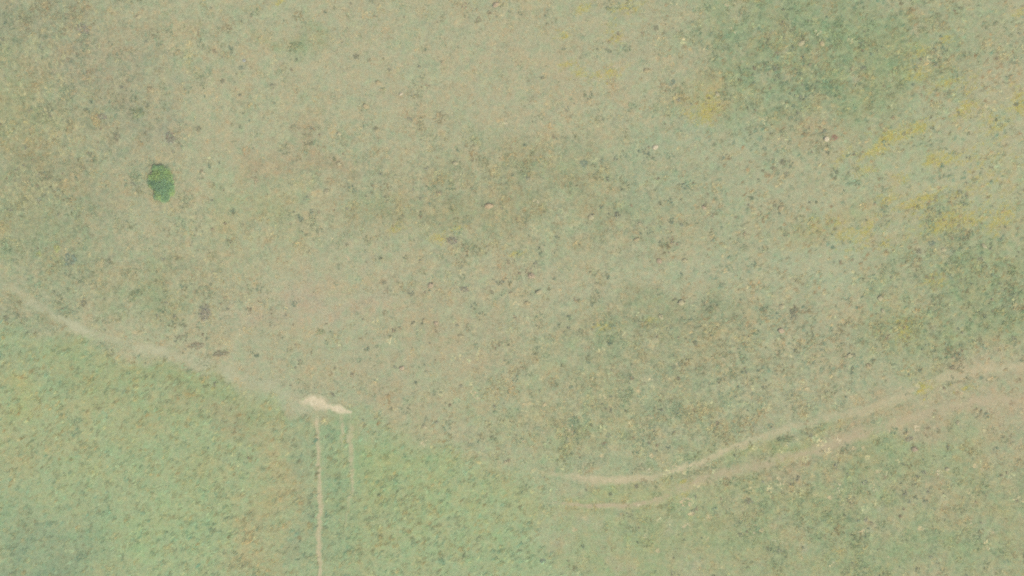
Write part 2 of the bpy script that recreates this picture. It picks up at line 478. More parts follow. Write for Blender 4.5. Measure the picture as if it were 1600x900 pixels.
strip('footpath', 'path', M_PATH, 'pale worn footpath along the upper edge of the green field', 'path')
g = 'wheel ruts through the grass'
strip('wheel_rut', 'rut_west', M_RUT, 'longest straight rut running down through the green field from the bare spot', 'wheel rut', g)
strip('wheel_rut', 'rut_short', M_RUT, 'shortest pale rut just under the right end of the bare spot', 'wheel rut', g, .017)
strip('wheel_rut', 'rut_east', M_RUT, 'faint broken rut beside the longest straight rut in the green field', 'wheel rut', g, .018)
strip('wheel_rut', 'rut_up', M_RUT, 'upper pale rut of the curving vehicle track, palest where it begins', 'wheel rut', g)
strip('wheel_rut', 'rut_low', M_RUTP, 'lower pinkish rut of the curving vehicle track', 'wheel rut', g)

# bare chalky spot where the path meets the ruts
spine = [(464, 627, 3), (478, 628, 4), (490, 627, 7), (499, 629, 9), (507, 633, 6.5), (518, 637, 3.6), (530, 640, 3.8), (540, 642, 2.6), (548, 644, 1.5)]
SP = catmull([(a, b, w, 1) for a, b, w in spine], 2.0)
gxx = np.arange(452, 566, 1.5); gyy = np.arange(606, 662, 1.5)
QX, QY = np.meshgrid(gxx, gyy)
dd = (QX[..., None] - SP[:, 0]) ** 2 + (QY[..., None] - SP[:, 1]) ** 2
kk = dd.argmin(-1)
rr = np.sqrt(dd.min(-1)) / SP[kk, 2] + (fbm(QX * S, QY * S, .6, 4, 9, .7) - .5) * 1.9
bare = np.clip(1.45 - .8 * rr, 0, 1) * np.clip(.30 + (QX - 464) / 36, .3, 1)
x, y = W(QX, QY)
z = height(x, y) + .024
keep = bare > 0.0
n0, n1 = QX.shape; idx = np.arange(n0 * n1).reshape(n0, n1)
q = np.stack([idx[1:, :-1], idx[1:, 1:], idx[:-1, 1:], idx[:-1, :-1]], -1).reshape(-1, 4)
q = q[keep.ravel()[q].any(1)]
used, inv = np.unique(q, return_inverse=True)
V = np.stack([x, y, z], -1).reshape(-1, 3)[used]
spot = mesh_obj('bare_soil', V, loops=(inv.ravel(), np.arange(len(q)) * 4, None), mat=M_BARE, smooth=True)
color_attr(spot, 'cover', cover(QX, QY)[0].reshape(-1, 3)[used])
float_attr(spot, 'bare', bare.ravel()[used])
tag(spot, 'bright cream patch of bare soil where the footpath meets the straight ruts', 'bare soil', kind='structure')


# ------------------------------------------------------------------ blades
def blade_mesh(cx, cy, cz, az, L, Wd, up, col, jit):
    """every blade: root pair, middle pair, tip -> one quad and one triangle"""
    n = len(cx)
    dx, dy = np.cos(az), np.sin(az)
    sx, sy = -dy * Wd * .5, dx * Wd * .5
    h1 = L * up * .75; h2 = L * up
    r1 = L * .45; r2 = L * .92
    V = np.empty((n, 5, 3))
    V[:, 0] = np.stack([cx - sx * .7, cy - sy * .7, cz], 1); V[:, 1] = np.stack([cx + sx * .7, cy + sy * .7, cz], 1)
    mx, my = cx + dx * r1, cy + dy * r1
    V[:, 2] = np.stack([mx + sx, my + sy, cz + h1], 1); V[:, 3] = np.stack([mx - sx, my - sy, cz + h1], 1)
    V[:, 4] = np.stack([cx + dx * r2, cy + dy * r2, cz + h2], 1)
    o = np.arange(n)[:, None] * 5
    lv = np.concatenate([o + 0, o + 1, o + 2, o + 3, o + 3, o + 2, o + 4], 1).ravel()
    st = np.stack([np.arange(n) * 7, np.arange(n) * 7 + 4], 1).ravel()
    c = np.repeat(col[:, None] * jit[:, None], 5, 1)
    return V.reshape(-1, 3), lv, st, c.reshape(-1, 3)


def join_blades(name, parts, mat):
    V, LV, ST, C = [], [], [], []
    vo = lo = 0
    for v, lv, st, c in parts:
        V.append(v); LV.append(lv + vo); ST.append(st + lo); C.append(c)
        vo += len(v); lo += len(lv)
    o = mesh_obj(name, np.vstack(V), loops=(np.concatenate(LV), np.concatenate(ST), None), mat=mat)
    color_attr(o, 'leaf_color', np.vstack(C))
    return o


def scatter(n, xr=(-36, 36), yr=(-21, 21)):
    return rng.uniform(*xr, n), rng.uniform(*yr, n)


def pix(x, y):
    return x / S + 800, 450 - y / S


def hue_jit(n, amt):
    j = rng.normal(0, 1, (n, 1)) * amt
    k = rng.normal(0, 1, (n, 1)) * amt * .55
    return np.clip(1 + j + k * np.array([[1.0, -.2, -.7]]), .4, 1.8)


def tufts(x, y, col, K, R, L, Wd, up, jit, az=None, azs=math.pi):
    n = len(x)
    X = np.repeat(x, K); Yy = np.repeat(y, K)
    R = np.repeat(np.broadcast_to(R, n), K); LL = np.repeat(np.broadcast_to(L, n), K)
    a = rng.uniform(-math.pi, math.pi, n * K)
    rr = R * np.sqrt(rng.random(n * K))
    bx, by = X + rr * np.cos(a), Yy + rr * np.sin(a)
    if az is None:
        d = a + rng.normal(0, .7, n * K)
    else:
        d = az + rng.normal(0, azs, n * K)
    l = LL * rng.uniform(.6, 1.25, n * K)
    z = np.repeat(height(x, y, False), K) - .01
    return blade_mesh(bx, by, z, d, l, Wd * rng.uniform(.7, 1.3, n * K), up * rng.uniform(.5, 1.3, n * K),
                      np.repeat(col, K, 0), hue_jit(n * K, jit) * np.repeat(hue_jit(n, jit), K, 0))


def leaf_cloud(P, nrm, size, col, aspect=.55, jit=.08):
    """pointed leaf quads at P facing about nrm"""
    n = len(P)
    nrm = nrm + rng.normal(0, .45, (n, 3)); nrm /= np.linalg.norm(nrm, axis=1)[:, None]
    t = rng.normal(0, 1, (n, 3)); t -= (t * nrm).sum(1)[:, None] * nrm; t /= np.linalg.norm(t, axis=1)[:, None]
    s = np.cross(nrm, t)
    sz = size * rng.uniform(.7, 1.3, (n, 1))
    V = np.stack([P - t * sz * .5, P + s * sz * aspect * .5 - nrm * sz * .08, P + t * sz * .5, P - s * sz * aspect * .5 - nrm * sz * .08], 1)
    lv = np.arange(n * 4); st = np.arange(n) * 4
    c = np.repeat(col * hue_jit(n, jit), 4, 0)
    return V.reshape(-1, 3), lv, st, c


# the green field: short blades, combed along one diagonal
x, y = scatter(52000)
px, py = pix(x, y)
f = field_mask(px, py) * (1 - np.clip(line_mask(px, py, ALL_LINES, 1.3) * 1.6, 0, 1)) * (1 - np.clip(np.exp(-((px - 515) / 40) ** 2 - ((py - 634) / 13) ** 2) * 1.6, 0, 1))
k = (rng.random(len(x)) < f * np.clip(.55 + (fbm(x, y, .7, 3, 51) - .4) * 1.2, .3, 1))
x, y = x[k], y[k]; px, py = pix(x, y)
c = cover(px, py)[0]
t1 = fbm(x, y, .9, 4, 201, .65)[:, None] + rng.normal(0, .06, (len(x), 1))
c = c * np.where(t1 > .57, np.array([[1.18, 1.09, .96]]), np.where(t1 < .43, np.array([[1.0, 1.05, 1.03]]), np.array([[1.08, 1.08, 1.02]])))
grass = join_blades('field_grass', [tufts(x, y, c, 6, .07, .40, .045, .07, .13, az=math.radians(45), azs=.22)], M_BLADE)
tag(grass, 'short green grass covering the field below the footpath', 'grass', kind='stuff')

# the meadow: sparser, drier
x, y = scatter(75000)
px, py = pix(x, y)
f = (1 - field_mask(px, py)) * (1 - np.clip(line_mask(px, py, ALL_LINES, .95) * 1.3, 0, 1))
bz = busy(px, py)
clump = np.clip((fbm(x, y, .8, 4, 61, .6) - .42) * 5, 0, 1)
k = rng.random(len(x)) < f * (.12 + .75 * bz * clump + .1 * bz)
x, y = x[k], y[k]; px, py = pix(x, y)
c = cover(px, py)[0]
t1 = fbm(x, y, .8, 4, 211, .65)[:, None] + rng.normal(0, .07, (len(x), 1)); t2 = fbm(x, y, 1.1, 3, 223, .65)[:, None] + rng.normal(0, .07, (len(x), 1))
kind = np.where(t1 > .56, np.array([[1.34, 1.24, 1.08]]), np.where(t2 > .55, np.array([[1.10, .95, .84]]), np.where(t2 < .44, np.array([[.84, .96, .92]]), np.array([[1.02, 1.05, .98]]))))
# taller hummocks where the meadow is rough
hx, hy = scatter(46000)
hpx, hpy = pix(hx, hy)
hb = busy(hpx, hpy)
hk = rng.random(len(hx)) < (1 - field_mask(hpx, hpy)) * hb ** 1.7 * 1.25 * np.clip((fbm(hx, hy, 1.3, 4, 231, .65) - .46) * 7, 0, 1) * .62 * (1 - np.clip(line_mask(hpx, hpy, ALL_LINES, 1.5) * 2, 0, 1))
hx, hy = hx[hk], hy[hk]; hpx, hpy = pix(hx, hy)
hc = cover(hpx, hpy)[0]
hu = fbm(hx, hy, .9, 3, 241)[:, None] + rng.normal(0, .10, (len(hx), 1))
hc = hc * np.where(hu > .56, np.array([[1.40, 1.27, 1.08]]), np.where(hu > .48, np.array([[1.08, .97, .86]]), np.where(hu > .41, np.array([[.84, .93, .84]]), np.array([[.90, 1.02, .97]]))))
hs = np.clip(rng.gamma(5, .2, len(hx)), .5, 2)
hum = tufts(hx, hy, hc, 15, .11 * hs, .14 * hs, .043, .35, .10)
comb = rng.random(len(x)) < sstep(1000, 1200, px) * sstep(640, 500, py)      # the right of the meadow lies combed one way
mead = join_blades('meadow_grass', [tufts(x[~comb], y[~comb], (c * kind)[~comb], 8, .11, .15, .036, .16, .12),
                                    tufts(x[comb], y[comb], (c * kind)[comb], 6, .06, .34, .042, .09, .13, az=math.radians(38), azs=.28), hum], M_BLADE)
tag(mead, 'dry mixed grass tufts over the rough meadow', 'grass', kind='stuff')

# dark little weeds dotted over the meadow
x, y = scatter(17000)
px, py = pix(x, y)
f = (1 - field_mask(px, py) * .98) * (1 - np.clip(line_mask(px, py, ALL_LINES, 1.6) * 2, 0, 1))
clump = np.clip((fbm(x, y, 1.5, 4, 101, .65) - .47) * 6, 0, 1)
k = rng.random(len(x)) < f * (.018 + .42 * busy(px, py) * clump)
x, y = x[k], y[k]; px, py = pix(x, y)
pal = np.array([A(138, 144, 114), A(144, 144, 122), A(148, 148, 112), A(130, 144, 118), A(156, 142, 114)])
c = pal[rng.integers(0, len(pal), len(x))] * rng.uniform(1.05, 1.75, (len(x), 1))
sz = np.clip(rng.gamma(2.6, .38, len(x)), .35, 3)
K = 9
a = rng.uniform(0, 2 * math.pi, len(x) * K); q = np.sqrt(rng.random(len(x) * K)) * .085 * np.repeat(sz, K)
P = np.stack([np.repeat(x, K) + np.cos(a) * q, np.repeat(y, K) + np.sin(a) * q, np.repeat(height(x, y, False), K) + .05 + rng.uniform(0, .05, len(q))], 1)
weeds = join_blades('low_weeds', [leaf_cloud(P, np.tile([0, 0, 1.6], (len(P), 1)), np.repeat(.085 * np.sqrt(sz), K)[:, None], np.repeat(c, K, 0), .6, .10)], M_LEAF)
tag(weeds, 'small dark weeds dotted across the dry meadow', 'weeds', kind='stuff')

# long pale straws lying through the shaggy grass on the left
x, y = scatter(2600, (-34, -24), (-2, 20))
px, py = pix(x, y)
k = rng.random(len(x)) < np.exp(-((px - 40) / 75) ** 2 - ((py - 210) / 150) ** 2) * np.clip((fbm(x, y, 1.6, 3, 131) - .42) * 6, 0, 1)
x, y = x[k], y[k]
veins = tufts(x, y, np.tile(A(196, 194, 148), (len(x), 1)), 4, .08, .42, .04, .10, .06, az=math.pi / 2, azs=.45)

# bleached tussocks
x, y = scatter(14000)
px, py = pix(x, y)
f = (1 - field_mask(px, py))
dens = .04 + .75 * np.exp(-((px - 960) / 260) ** 2 - ((py - 610) / 90) ** 2) + .75 * np.exp(-((px - 1350) / 320) ** 2 - ((py - 780) / 120) ** 2) \
    + .25 * np.exp(-((px - 700) / 120) ** 2 - ((py - 510) / 50) ** 2) + .2 * np.exp(-((px - 900) / 250) ** 2 - ((py - 330) / 90) ** 2) \
    + .25 * np.exp(-((px - 1300) / 90) ** 2 - ((py - 560) / 40) ** 2) + .14 * np.exp(-((px - 1300) / 150) ** 2 - ((py - 110) / 90) ** 2)
clump = np.clip((fbm(x, y, 1.2, 3, 111, .6) - .40) * 5, 0, 1)
k = rng.random(len(x)) < f * dens * clump * .6
x, y = x[k], y[k]
pal = np.array([A(206, 194, 150), A(198, 192, 146), A(204, 186, 152), A(196, 196, 148)])
c = pal[rng.integers(0, len(pal), len(x))]
sz = rng.gamma(5, .2, len(x))
bleach = join_blades('bleached_grass', [veins, tufts(x, y, c * 1.42, 16, .10 * sz, .10 * sz, .05, .12, .06)], M_BLADE)
tag(bleach, 'straw coloured dead grass tufts in the rough meadow', 'dry grass', kind='stuff')

# yellow flowering streaks
YEL = [(1490, 345, 40, 10, -14, 150), (1440, 312, 26, 6, -20, 55), (1380, 225, 22, 7, -38, 70), (1395, 212, 12, 8, -30, 40), (1435, 198, 16, 7, -25, 50),
       (1362, 236, 12, 4, -15, 25), (1510, 170, 14, 8, -50, 40), (1555, 200, 10, 6, 0, 22), (1594, 165, 8, 10, 0, 40), (1590, 145, 8, 6, 0, 16), (1478, 128, 9, 5, 0, 14),
       (1432, 118, 12, 9, 0, 36), (1438, 78, 8, 6, 0, 18), (1318, 240, 30, 5, -50, 12), (1457, 248, 10, 8, -40, 30), (1490, 248, 18, 8, 0, 40), (1560, 185, 22, 10, 0, 24),
       (1350, 265, 10, 5, -20, 18), (1405, 278, 8, 5, 0, 14), (1565, 343, 20, 9, -45, 60), (1383, 310, 10, 5, 0, 20), (1355, 357, 8, 9, 0, 30), (1320, 365, 22, 9, 20, 40),
       (1383, 385, 5, 8, 0, 14), (1463, 438, 10, 7, 0, 28), (1412, 505, 20, 8, 20, 20), (1415, 518, 12, 8, 0, 22), (1105, 168, 8, 16, 10, 60), (1085, 178, 22, 8, 0, 24),
       (952, 115, 16, 5, -10, 26), (888, 100, 8, 4, 0, 14), (880, 58, 6, 4, 0, 10), (913, 14, 10, 5, 0, 18), (975, 12, 22, 6, 0, 26), (957, 58, 10, 12, 0, 18),
       (905, 113, 6, 4, 0, 12), (1600, 20, 8, 6, 0, 14), (1480, 60, 8, 6, 0, 14), (1070, 760, 12, 8, 0, 6), (1445, 608, 7, 7, 0, 16), (1500, 605, 18, 6, 0, 7),
       (685, 372, 10, 4, 0, 16), (622, 356, 8, 4, 0, 12), (710, 357, 10, 4, 0, 10), (942, 510, 8, 4, 0, 12), (1017, 501, 5, 3, 0, 8), (806, 397, 4, 3, 0, 8), (437, 3, 5, 3, 0, 8),
       (1520, 290, 60, 26, -25, 60), (1420, 330, 70, 20, -25, 40), (1280, 350, 40, 20, 0, 20), (1500, 150, 60, 50, -30, 40), (1560, 260, 40, 40, 0, 30)]
xs, ys = [], []
for cx, cy, rx, ry, ang, n in YEL:
    m = max(3, int(n * 1.0)); e = 8                   # little streaks of flowers, all leaning one way
    a = math.radians(ang); u, v = rng.normal(0, .75, m) * rx, rng.normal(0, .8, m) * ry
    cu, cv = cx + u * math.cos(a) - v * math.sin(a), cy + u * math.sin(a) + v * math.cos(a)
    b = math.radians(-28) + rng.normal(0, .25, (m, 1)); ln = rng.uniform(5, 12, (m, 1))
    t = rng.normal(0, .6, (m, e)) * ln; q = rng.normal(0, .45, (m, e))
    xs.append((cu[:, None] + t * np.cos(b) - q * np.sin(b)).ravel()); ys.append((cv[:, None] + t * np.sin(b) + q * np.cos(b)).ravel())
x, y = W(np.concatenate(xs), np.concatenate(ys))
pal = np.array([A(200, 184, 84), A(192, 182, 92), A(200, 186, 110), A(186, 182, 112)]) * 1.15
c = pal[rng.integers(0, len(pal), len(x))]
yel = join_blades('yellow_wildflowers', [tufts(x, y, c, 6, .055, .07, .035, .2, .08)], M_LEAF)
tag(yel, 'yellow flowering streaks in the pale grass at the upper right', 'wildflowers', kind='stuff')


# ------------------------------------------------------------------ single plants
def tube(pts, radii, sides=5):
    V, F = [], []
    pts = np.asarray(pts, float)
    for i, p in enumerate(pts):
        d = pts[min(i + 1, len(pts) - 1)] - pts[max(i - 1, 0)]
        d /= np.linalg.norm(d)
        a = np.cross(d, (0.3, .1, .9)); a /= np.linalg.norm(a) + 1e-9
        b = np.cross(d, a)
        for k in range(sides):
            t = 2 * math.pi * k / sides
            V.append(p + (a * math.cos(t) + b * math.sin(t)) * radii[i])
        if i:
            for k in range(sides):
                j = (k + 1) % sides
                F.append(((i - 1) * sides + k, (i - 1) * sides + j, i * sides + j, i * sides + k))
    return V, F


def bark(name, c1, c2):
    b = N(name); tc = b.n('ShaderNodeTexCoord')
    n = b.noise(tc.outputs['Object'], 9, 4)
    return finish(b, b.mix(n.outputs['Fac'], c1, c2), .9, n.outputs['Fac'], .02, .5)


M_BARK = bark('shrub_bark', A(120, 104, 84), A(150, 134, 112))
M_TWIG = bark('dead_twigs', A(190, 184, 166), A(198, 192, 174))


def branches(name, n, spread, hgt, r0, mat, parent, sub=3, seed=1):
    r = np.random.default_rng(seed)
    V, F = [], []
    for i in range(n):
        a = 2 * math.pi * (i + r.random() * .8) / n
        L = r.uniform(.7, 1.0)
        end = np.array([math.cos(a) * spread[0] * L, math.sin(a) * spread[1] * L, hgt * r.uniform(.5, 1)])
        mid = end * .5 + np.array([r.normal(0, .05), r.normal(0, .05), hgt * .18])
        base = np.array([math.cos(a) * .05, math.sin(a) * .05, -.05])
        lst = [([base, mid, end], [r0, r0 * .6, r0 * .2])]
        for k in range(sub):
            t = r.uniform(.3, .9)
            p = mid * (1 - t) + end * t
            q = p + np.array([r.normal(0, .28) * spread[0], r.normal(0, .28) * spread[1], r.uniform(.02, .3) * hgt])
            lst.append(([p, (p + q) / 2 + r.normal(0, .02, 3), q], [r0 * .4, r0 * .28, r0 * .12]))
        for pts, rad in lst:
            v, f = tube(pts, rad)
            o = len(V); V += v; F += [tuple(k + o for k in ff) for ff in f]
    return mesh_obj(name, V, F, mat=mat, parent=parent)


def ground_z(x, y):
    return float(height(np.array([x]), np.array([y]), False)[0])


# the one green bush
bx, by = W(254, 287)
bush = bpy.data.objects.new('green_bush', None); COL.objects.link(bush)
bush.location = (bx, by, ground_z(bx, by)); bush.empty_display_size = .5; bush.scale = (.90, .90, .5)
tag(bush, 'lone bright green leafy bush standing in the dry grass', 'bush')
clumps = [(0.02, .02, .60, .60), (-.18, .42, .62, .42), (-.38, .55, .38, .36), (.10, .78, .40, .40), (-.12, 1.0, .25, .26), (-.52, .36, .34, .28), (.32, .30, .52, .40),
          (.22, -.20, .66, .46), (.48, -.38, .48, .38), (.62, -.62, .28, .26), (.02, -.50, .52, .42), (-.18, -.72, .32, .34), (.22, -.88, .34, .32), (-.34, -.14, .44, .36), (.10, -1.06, .18, .20),
          (.48, .02, .34, .26), (-.32, .86, .22, .22), (.36, .62, .28, .24)]
br = np.random.default_rng(33)
for k in range(22):
    a = 2 * math.pi * (k + br.random()) / 22
    e = br.uniform(.66, 1.2)
    clumps.append((.72 * e * math.cos(a) + .10 * math.sin(-a), 1.08 * e * math.sin(a), br.uniform(.12, .35), br.uniform(.10, .24)))
PP, NN, CC = [], [], []
for (cx, cy, cz, cr) in clumps:
    n = int(1500 * cr ** 1.6) + 40
    d = rng.normal(0, 1, (n, 3)); d /= np.linalg.norm(d, axis=1)[:, None]
    d[:, 2] = np.where(d[:, 2] < -.35, -d[:, 2], d[:, 2])
    lump = .75 + .5 * vnoise(d[:, 0] * 3 + cx * 7, d[:, 1] * 3 + cy * 7 + d[:, 2] * 2, 4)
    p = np.array([cx, cy, cz]) + d * (cr * lump * rng.uniform(.65, 1.28, n))[:, None]
    p[:, 2] = np.maximum(p[:, 2], .03)
    PP.append(p); NN.append(d * .7 + np.array([0, 0, .6]))
    base = [A(174, 208, 136), A(162, 200, 136), A(182, 208, 132), A(146, 182, 136)][int(rng.integers(0, 4))]
    CC.append(np.tile(base, (n, 1)))
v, lv, st, c = leaf_cloud(np.vstack(PP), np.vstack(NN), .085, np.vstack(CC), .6, .10)
crown = mesh_obj('crown', v, loops=(lv, st, None), mat=M_LEAF, parent=bush); color_attr(crown, 'leaf_color', c)
branches('stem', 7, (.45, .8), .7, .035, M_BARK, bush, 3, 4)

# grey dead shrub
dx, dy = W(320, 489)
dead = bpy.data.objects.new('dead_shrub', None); COL.objects.link(dead)
dead.location = (dx, dy, ground_z(dx, dy))
tag(dead, 'grey leafless shrub above the footpath', 'shrub')
branches('twigs', 12, (.46, .62), .22, .012, M_TWIG, dead, 5, 9)
n = 150
d = rng.normal(0, 1, (n, 3)); d[:, 2] = np.abs(d[:, 2]) * .7; d /= np.linalg.norm(d, axis=1)[:, None]
p = d * np.array([.46, .64, .16]) * rng.uniform(.3, 1.0, (n, 1))
v, lv, st, c = leaf_cloud(p, d + np.array([0, 0, .6]), .11, np.tile(A(188, 182, 160), (n, 1)), .6, .12)
o = mesh_obj('withered_leaves', v, loops=(lv, st, None), mat=M_LEAF, parent=dead); color_attr(o, 'leaf_color', c)


# clumps of weeds: a few kinds, then copies
def weed_proto(name, seed, col, R, H, n, leaf, asp=.45):
    r = np.random.default_rng(seed)
    a = r.uniform(0, 2 * math.pi, n); q = np.sqrt(r.random(n)) * R * (.7 + .6 * vnoise(np.cos(a) * 1.7 + seed, np.sin(a) * 1.7 + seed, 2))
    P = np.stack([np.cos(a) * q, np.sin(a) * q, H * (1 - (q / R) ** 2 * .6).clip(.1) * r.uniform(.25, 1, n)], 1)
    nr = 2.0 * np.stack([np.cos(a) * .3 * q / R, np.sin(a) * .3 * q / R, np.ones(n)], 1)
    v, lv, st, c = leaf_cloud(P, nr, leaf * 1.2, np.tile(col * .88, (n, 1)), asp + .15, .13)
    o = mesh_obj(name, v, loops=(lv, st, None), mat=M_LEAF); color_attr(o, 'leaf_color', c)
    return o


KINDS = {
    'dark': weed_proto('weed_clump', 21, A(164, 164, 134), .30, .05, 46, .13),
    'teal': weed_proto('weed_clump', 22, A(156, 170, 144), .31, .05, 46, .14),
    'grey': weed_proto('weed_clump', 23, A(172, 168, 146), .34, .05, 48, .14),
    'green': weed_proto('weed_clump', 24, A(166, 176, 132), .35, .05, 52, .13),
    'brown': weed_proto('weed_clump', 25, A(182, 174, 142), .34, .05, 52, .14),
    'lime': weed_proto('weed_clump', 26, A(208, 212, 142), .26, .08, 46, .13),
    'red': weed_proto('weed_clump', 27, A(200, 158, 132), .30, .06, 54, .13),
}
WEEDS = [  # kind, x, y, size x, size y, label
    ('teal', 1050, 129, 1.1, .6, 'dark teal weed clump below the left edge of the dark green patch'),
    ('green', 462, 73, 1.5, .9, 'large soft green weed clump in the pale grass near the top edge'),
    ('dark', 557, 89, .8, .55, 'small dark weed clump right of the large soft green clump'),
    ('dark', 183, 212, .8, 1.2, 'upright dark weed clump above and left of the lone green bush'),
    ('dark', 227, 207, .5, .5, 'small blackish weed clump straight above the lone green bush'),
    ('grey', 266, 214, .9, 1.3, 'tall grey weed clump above the lone green bush, beside its blackish neighbour'),
    ('dark', 310, 201, .7, .6, 'dark weed clump alone at the edge of the plain grass right of the grey clumps'),
    ('green', 215, 178, 1.3, 1.0, 'wide olive green weed clump among grey weeds over the lone green bush'),
    ('grey', 160, 182, 1.0, .7, 'greyish weed clump in the mottled upper left, left of the wide olive clump'),
    ('dark', 201, 127, .6, .4, 'dark weed clump just left of the buff stone high over the lone bush'),
    ('teal', 376, 106, .6, .5, 'bluish weed clump touching the small whitish stone'),
    ('dark', 348, 127, .5, .5, 'tiny dark weed clump below and left of the bluish clump at the whitish stone'),
    ('grey', 130, 45, 1.4, 1.0, 'wide grey weed clump near the upper left corner'),
    ('teal', 112, 405, 1.3, 1.4, 'big teal weed clump in the shaggy grass over the left half of the footpath'),
    ('dark', 131, 472, .8, 1.0, 'dark weed clump just above the footpath near its left end'),
    ('dark', 172, 408, .5, .5, 'small dark weed clump right of the big teal clump'),
    ('green', 210, 462, 1.7, 1.0, 'broad green weed clump over the footpath, left of the dead shrub'),
    ('dark', 278, 527, .9, .6, 'dark weed clump at the head of the brown weeds edging the footpath'),
    ('brown', 305, 540, 1.7, .7, 'long brown weed clump on the upper bank of the footpath'),
    ('brown', 345, 553, 1.6, .6, 'brown weed clump ending the bank row above the footpath'),
    ('teal', 471, 342, .6, .6, 'small teal weed clump right of the yellowish grass in the middle left'),
    ('dark', 542, 382, .45, .45, 'tiny blackish weed clump in open grass below the middle of the meadow'),
    ('dark', 600, 441, .55, .45, 'lone dark weed clump in the plain pinkish grass'),
    ('green', 500, 519, .9, .7, 'green weed clump above the bright bare soil, beside a tiny cream stone'),
    ('grey', 707, 376, 1.0, .8, 'grey weed clump beside yellow flowers in the middle of the meadow'),
    ('grey', 726, 452, .9, .6, 'grey weed clump in the plain grass right of the pink stone'),
    ('dark', 587, 201, .7, .5, 'dark weed clump over the reddish brown patch in the meadow'),
    ('teal', 913, 255, .8, .8, 'bluish weed clump in the rough grass left of the bright pale stone'),
    ('dark', 847, 122, .6, .4, 'dark weed clump in the pale grass left of the yellow streak'),
    ('dark', 1025, 44, .6, .6, 'dark weed clump near the top edge, left of the dark green patch'),
    ('teal', 1128, 247, .7, .5, 'teal weed clump in the pale sage grass under the dark green patch'),
    ('dark', 1240, 489, 1.0, 1.6, 'tall dark weed clump in the pale grass above the curving vehicle track'),
    ('dark', 1210, 321, .6, .5, 'dark weed clump beside the buff stone below the white one'),
    ('dark', 1435, 392, .8, .6, 'dark weed clump at the lower left end of the brightest yellow streak'),
    ('teal', 1456, 380, .8, .6, 'teal weed clump close under the brightest yellow streak'),
    ('dark', 1532, 405, .7, .5, 'dark weed clump below the cream stone at the right edge of the meadow'),
    ('dark', 1222, 253, 1.0, .6, 'flat dark weed clump below and left of the white stone'),
    ('red', 1303, 215, .75, .6, 'rusty red weed clump touching the white stone'),
    ('lime', 61, 397, .7, .7, 'brightest yellow green weed clump at the left edge of the meadow'),
    ('lime', 90, 388, .8, .9, 'pale yellow green weed clump right of the brightest one'),
    ('dark', 1590, 783, .45, .5, 'tiny blackish weed clump by the right edge, under the curving vehicle track'),
    ('grey', 1420, 686, .9, .5, 'grey weed clump just under the lower rut of the curving track'),
    ('dark', 995, 760, .5, .45, 'small dark weed clump growing between the two ruts of the curving track'),
    ('dark', 1170, 783, 1.0, .7, 'dark weed clump under the lower rut, left of two straw tussocks'),
    ('green', 1228, 686, 1.6, .6, 'bright green weed clump growing on the strip between the curving ruts'),
    ('teal', 848, 877, .7, .5, 'teal weed clump alone at the bottom edge right of the green field'),
]
seen = set()
for kind, qx, qy, sx, sy, label in WEEDS:
    p = KINDS[kind]
    if kind in seen:
        o = p.copy(); COL.objects.link(o)
    else:
        o = p; seen.add(kind)
    X0, Y0 = W(qx, qy)
    o.location = (X0, Y0, ground_z(X0, Y0)); o.scale = (sx, sy, (sx + sy) * .5)
    o.rotation_euler = (0, 0, rng.choice([0, math.pi]) + rng.normal(0, .25))
    tag(o, label, 'weed', 'weed clumps scattered in the meadow')


# ------------------------------------------------------------------ stones
def stone_proto(seed):
    r = np.random.default_rng(seed)
    bm = bmesh.new()
    pts = r.normal(0, 1, (26, 3)); pts /= np.linalg.norm(pts, axis=1)[:, None]
    pts *= r.uniform(.8, 1.05, (26, 1)); pts[:, 2] *= .55
    for p in pts: bm.verts.new(p * .5)
    res = bmesh.ops.convex_hull(bm, input=bm.verts)
    bmesh.ops.delete(bm, geom=[v for v in bm.verts if not v.link_faces], context='VERTS')
    bmesh.ops.bevel(bm, geom=list(bm.edges), offset=.035, segments=2, affect='EDGES', clamp_overlap=True)
    bmesh.ops.triangulate(bm, faces=bm.faces)
    me = bpy.data.meshes.new('stone'); bm.to_mesh(me); bm.free()
    me.materials.append(M_STONE)
    me.polygons.foreach_set('use_smooth', np.ones(len(me.polygons), bool))
    return me


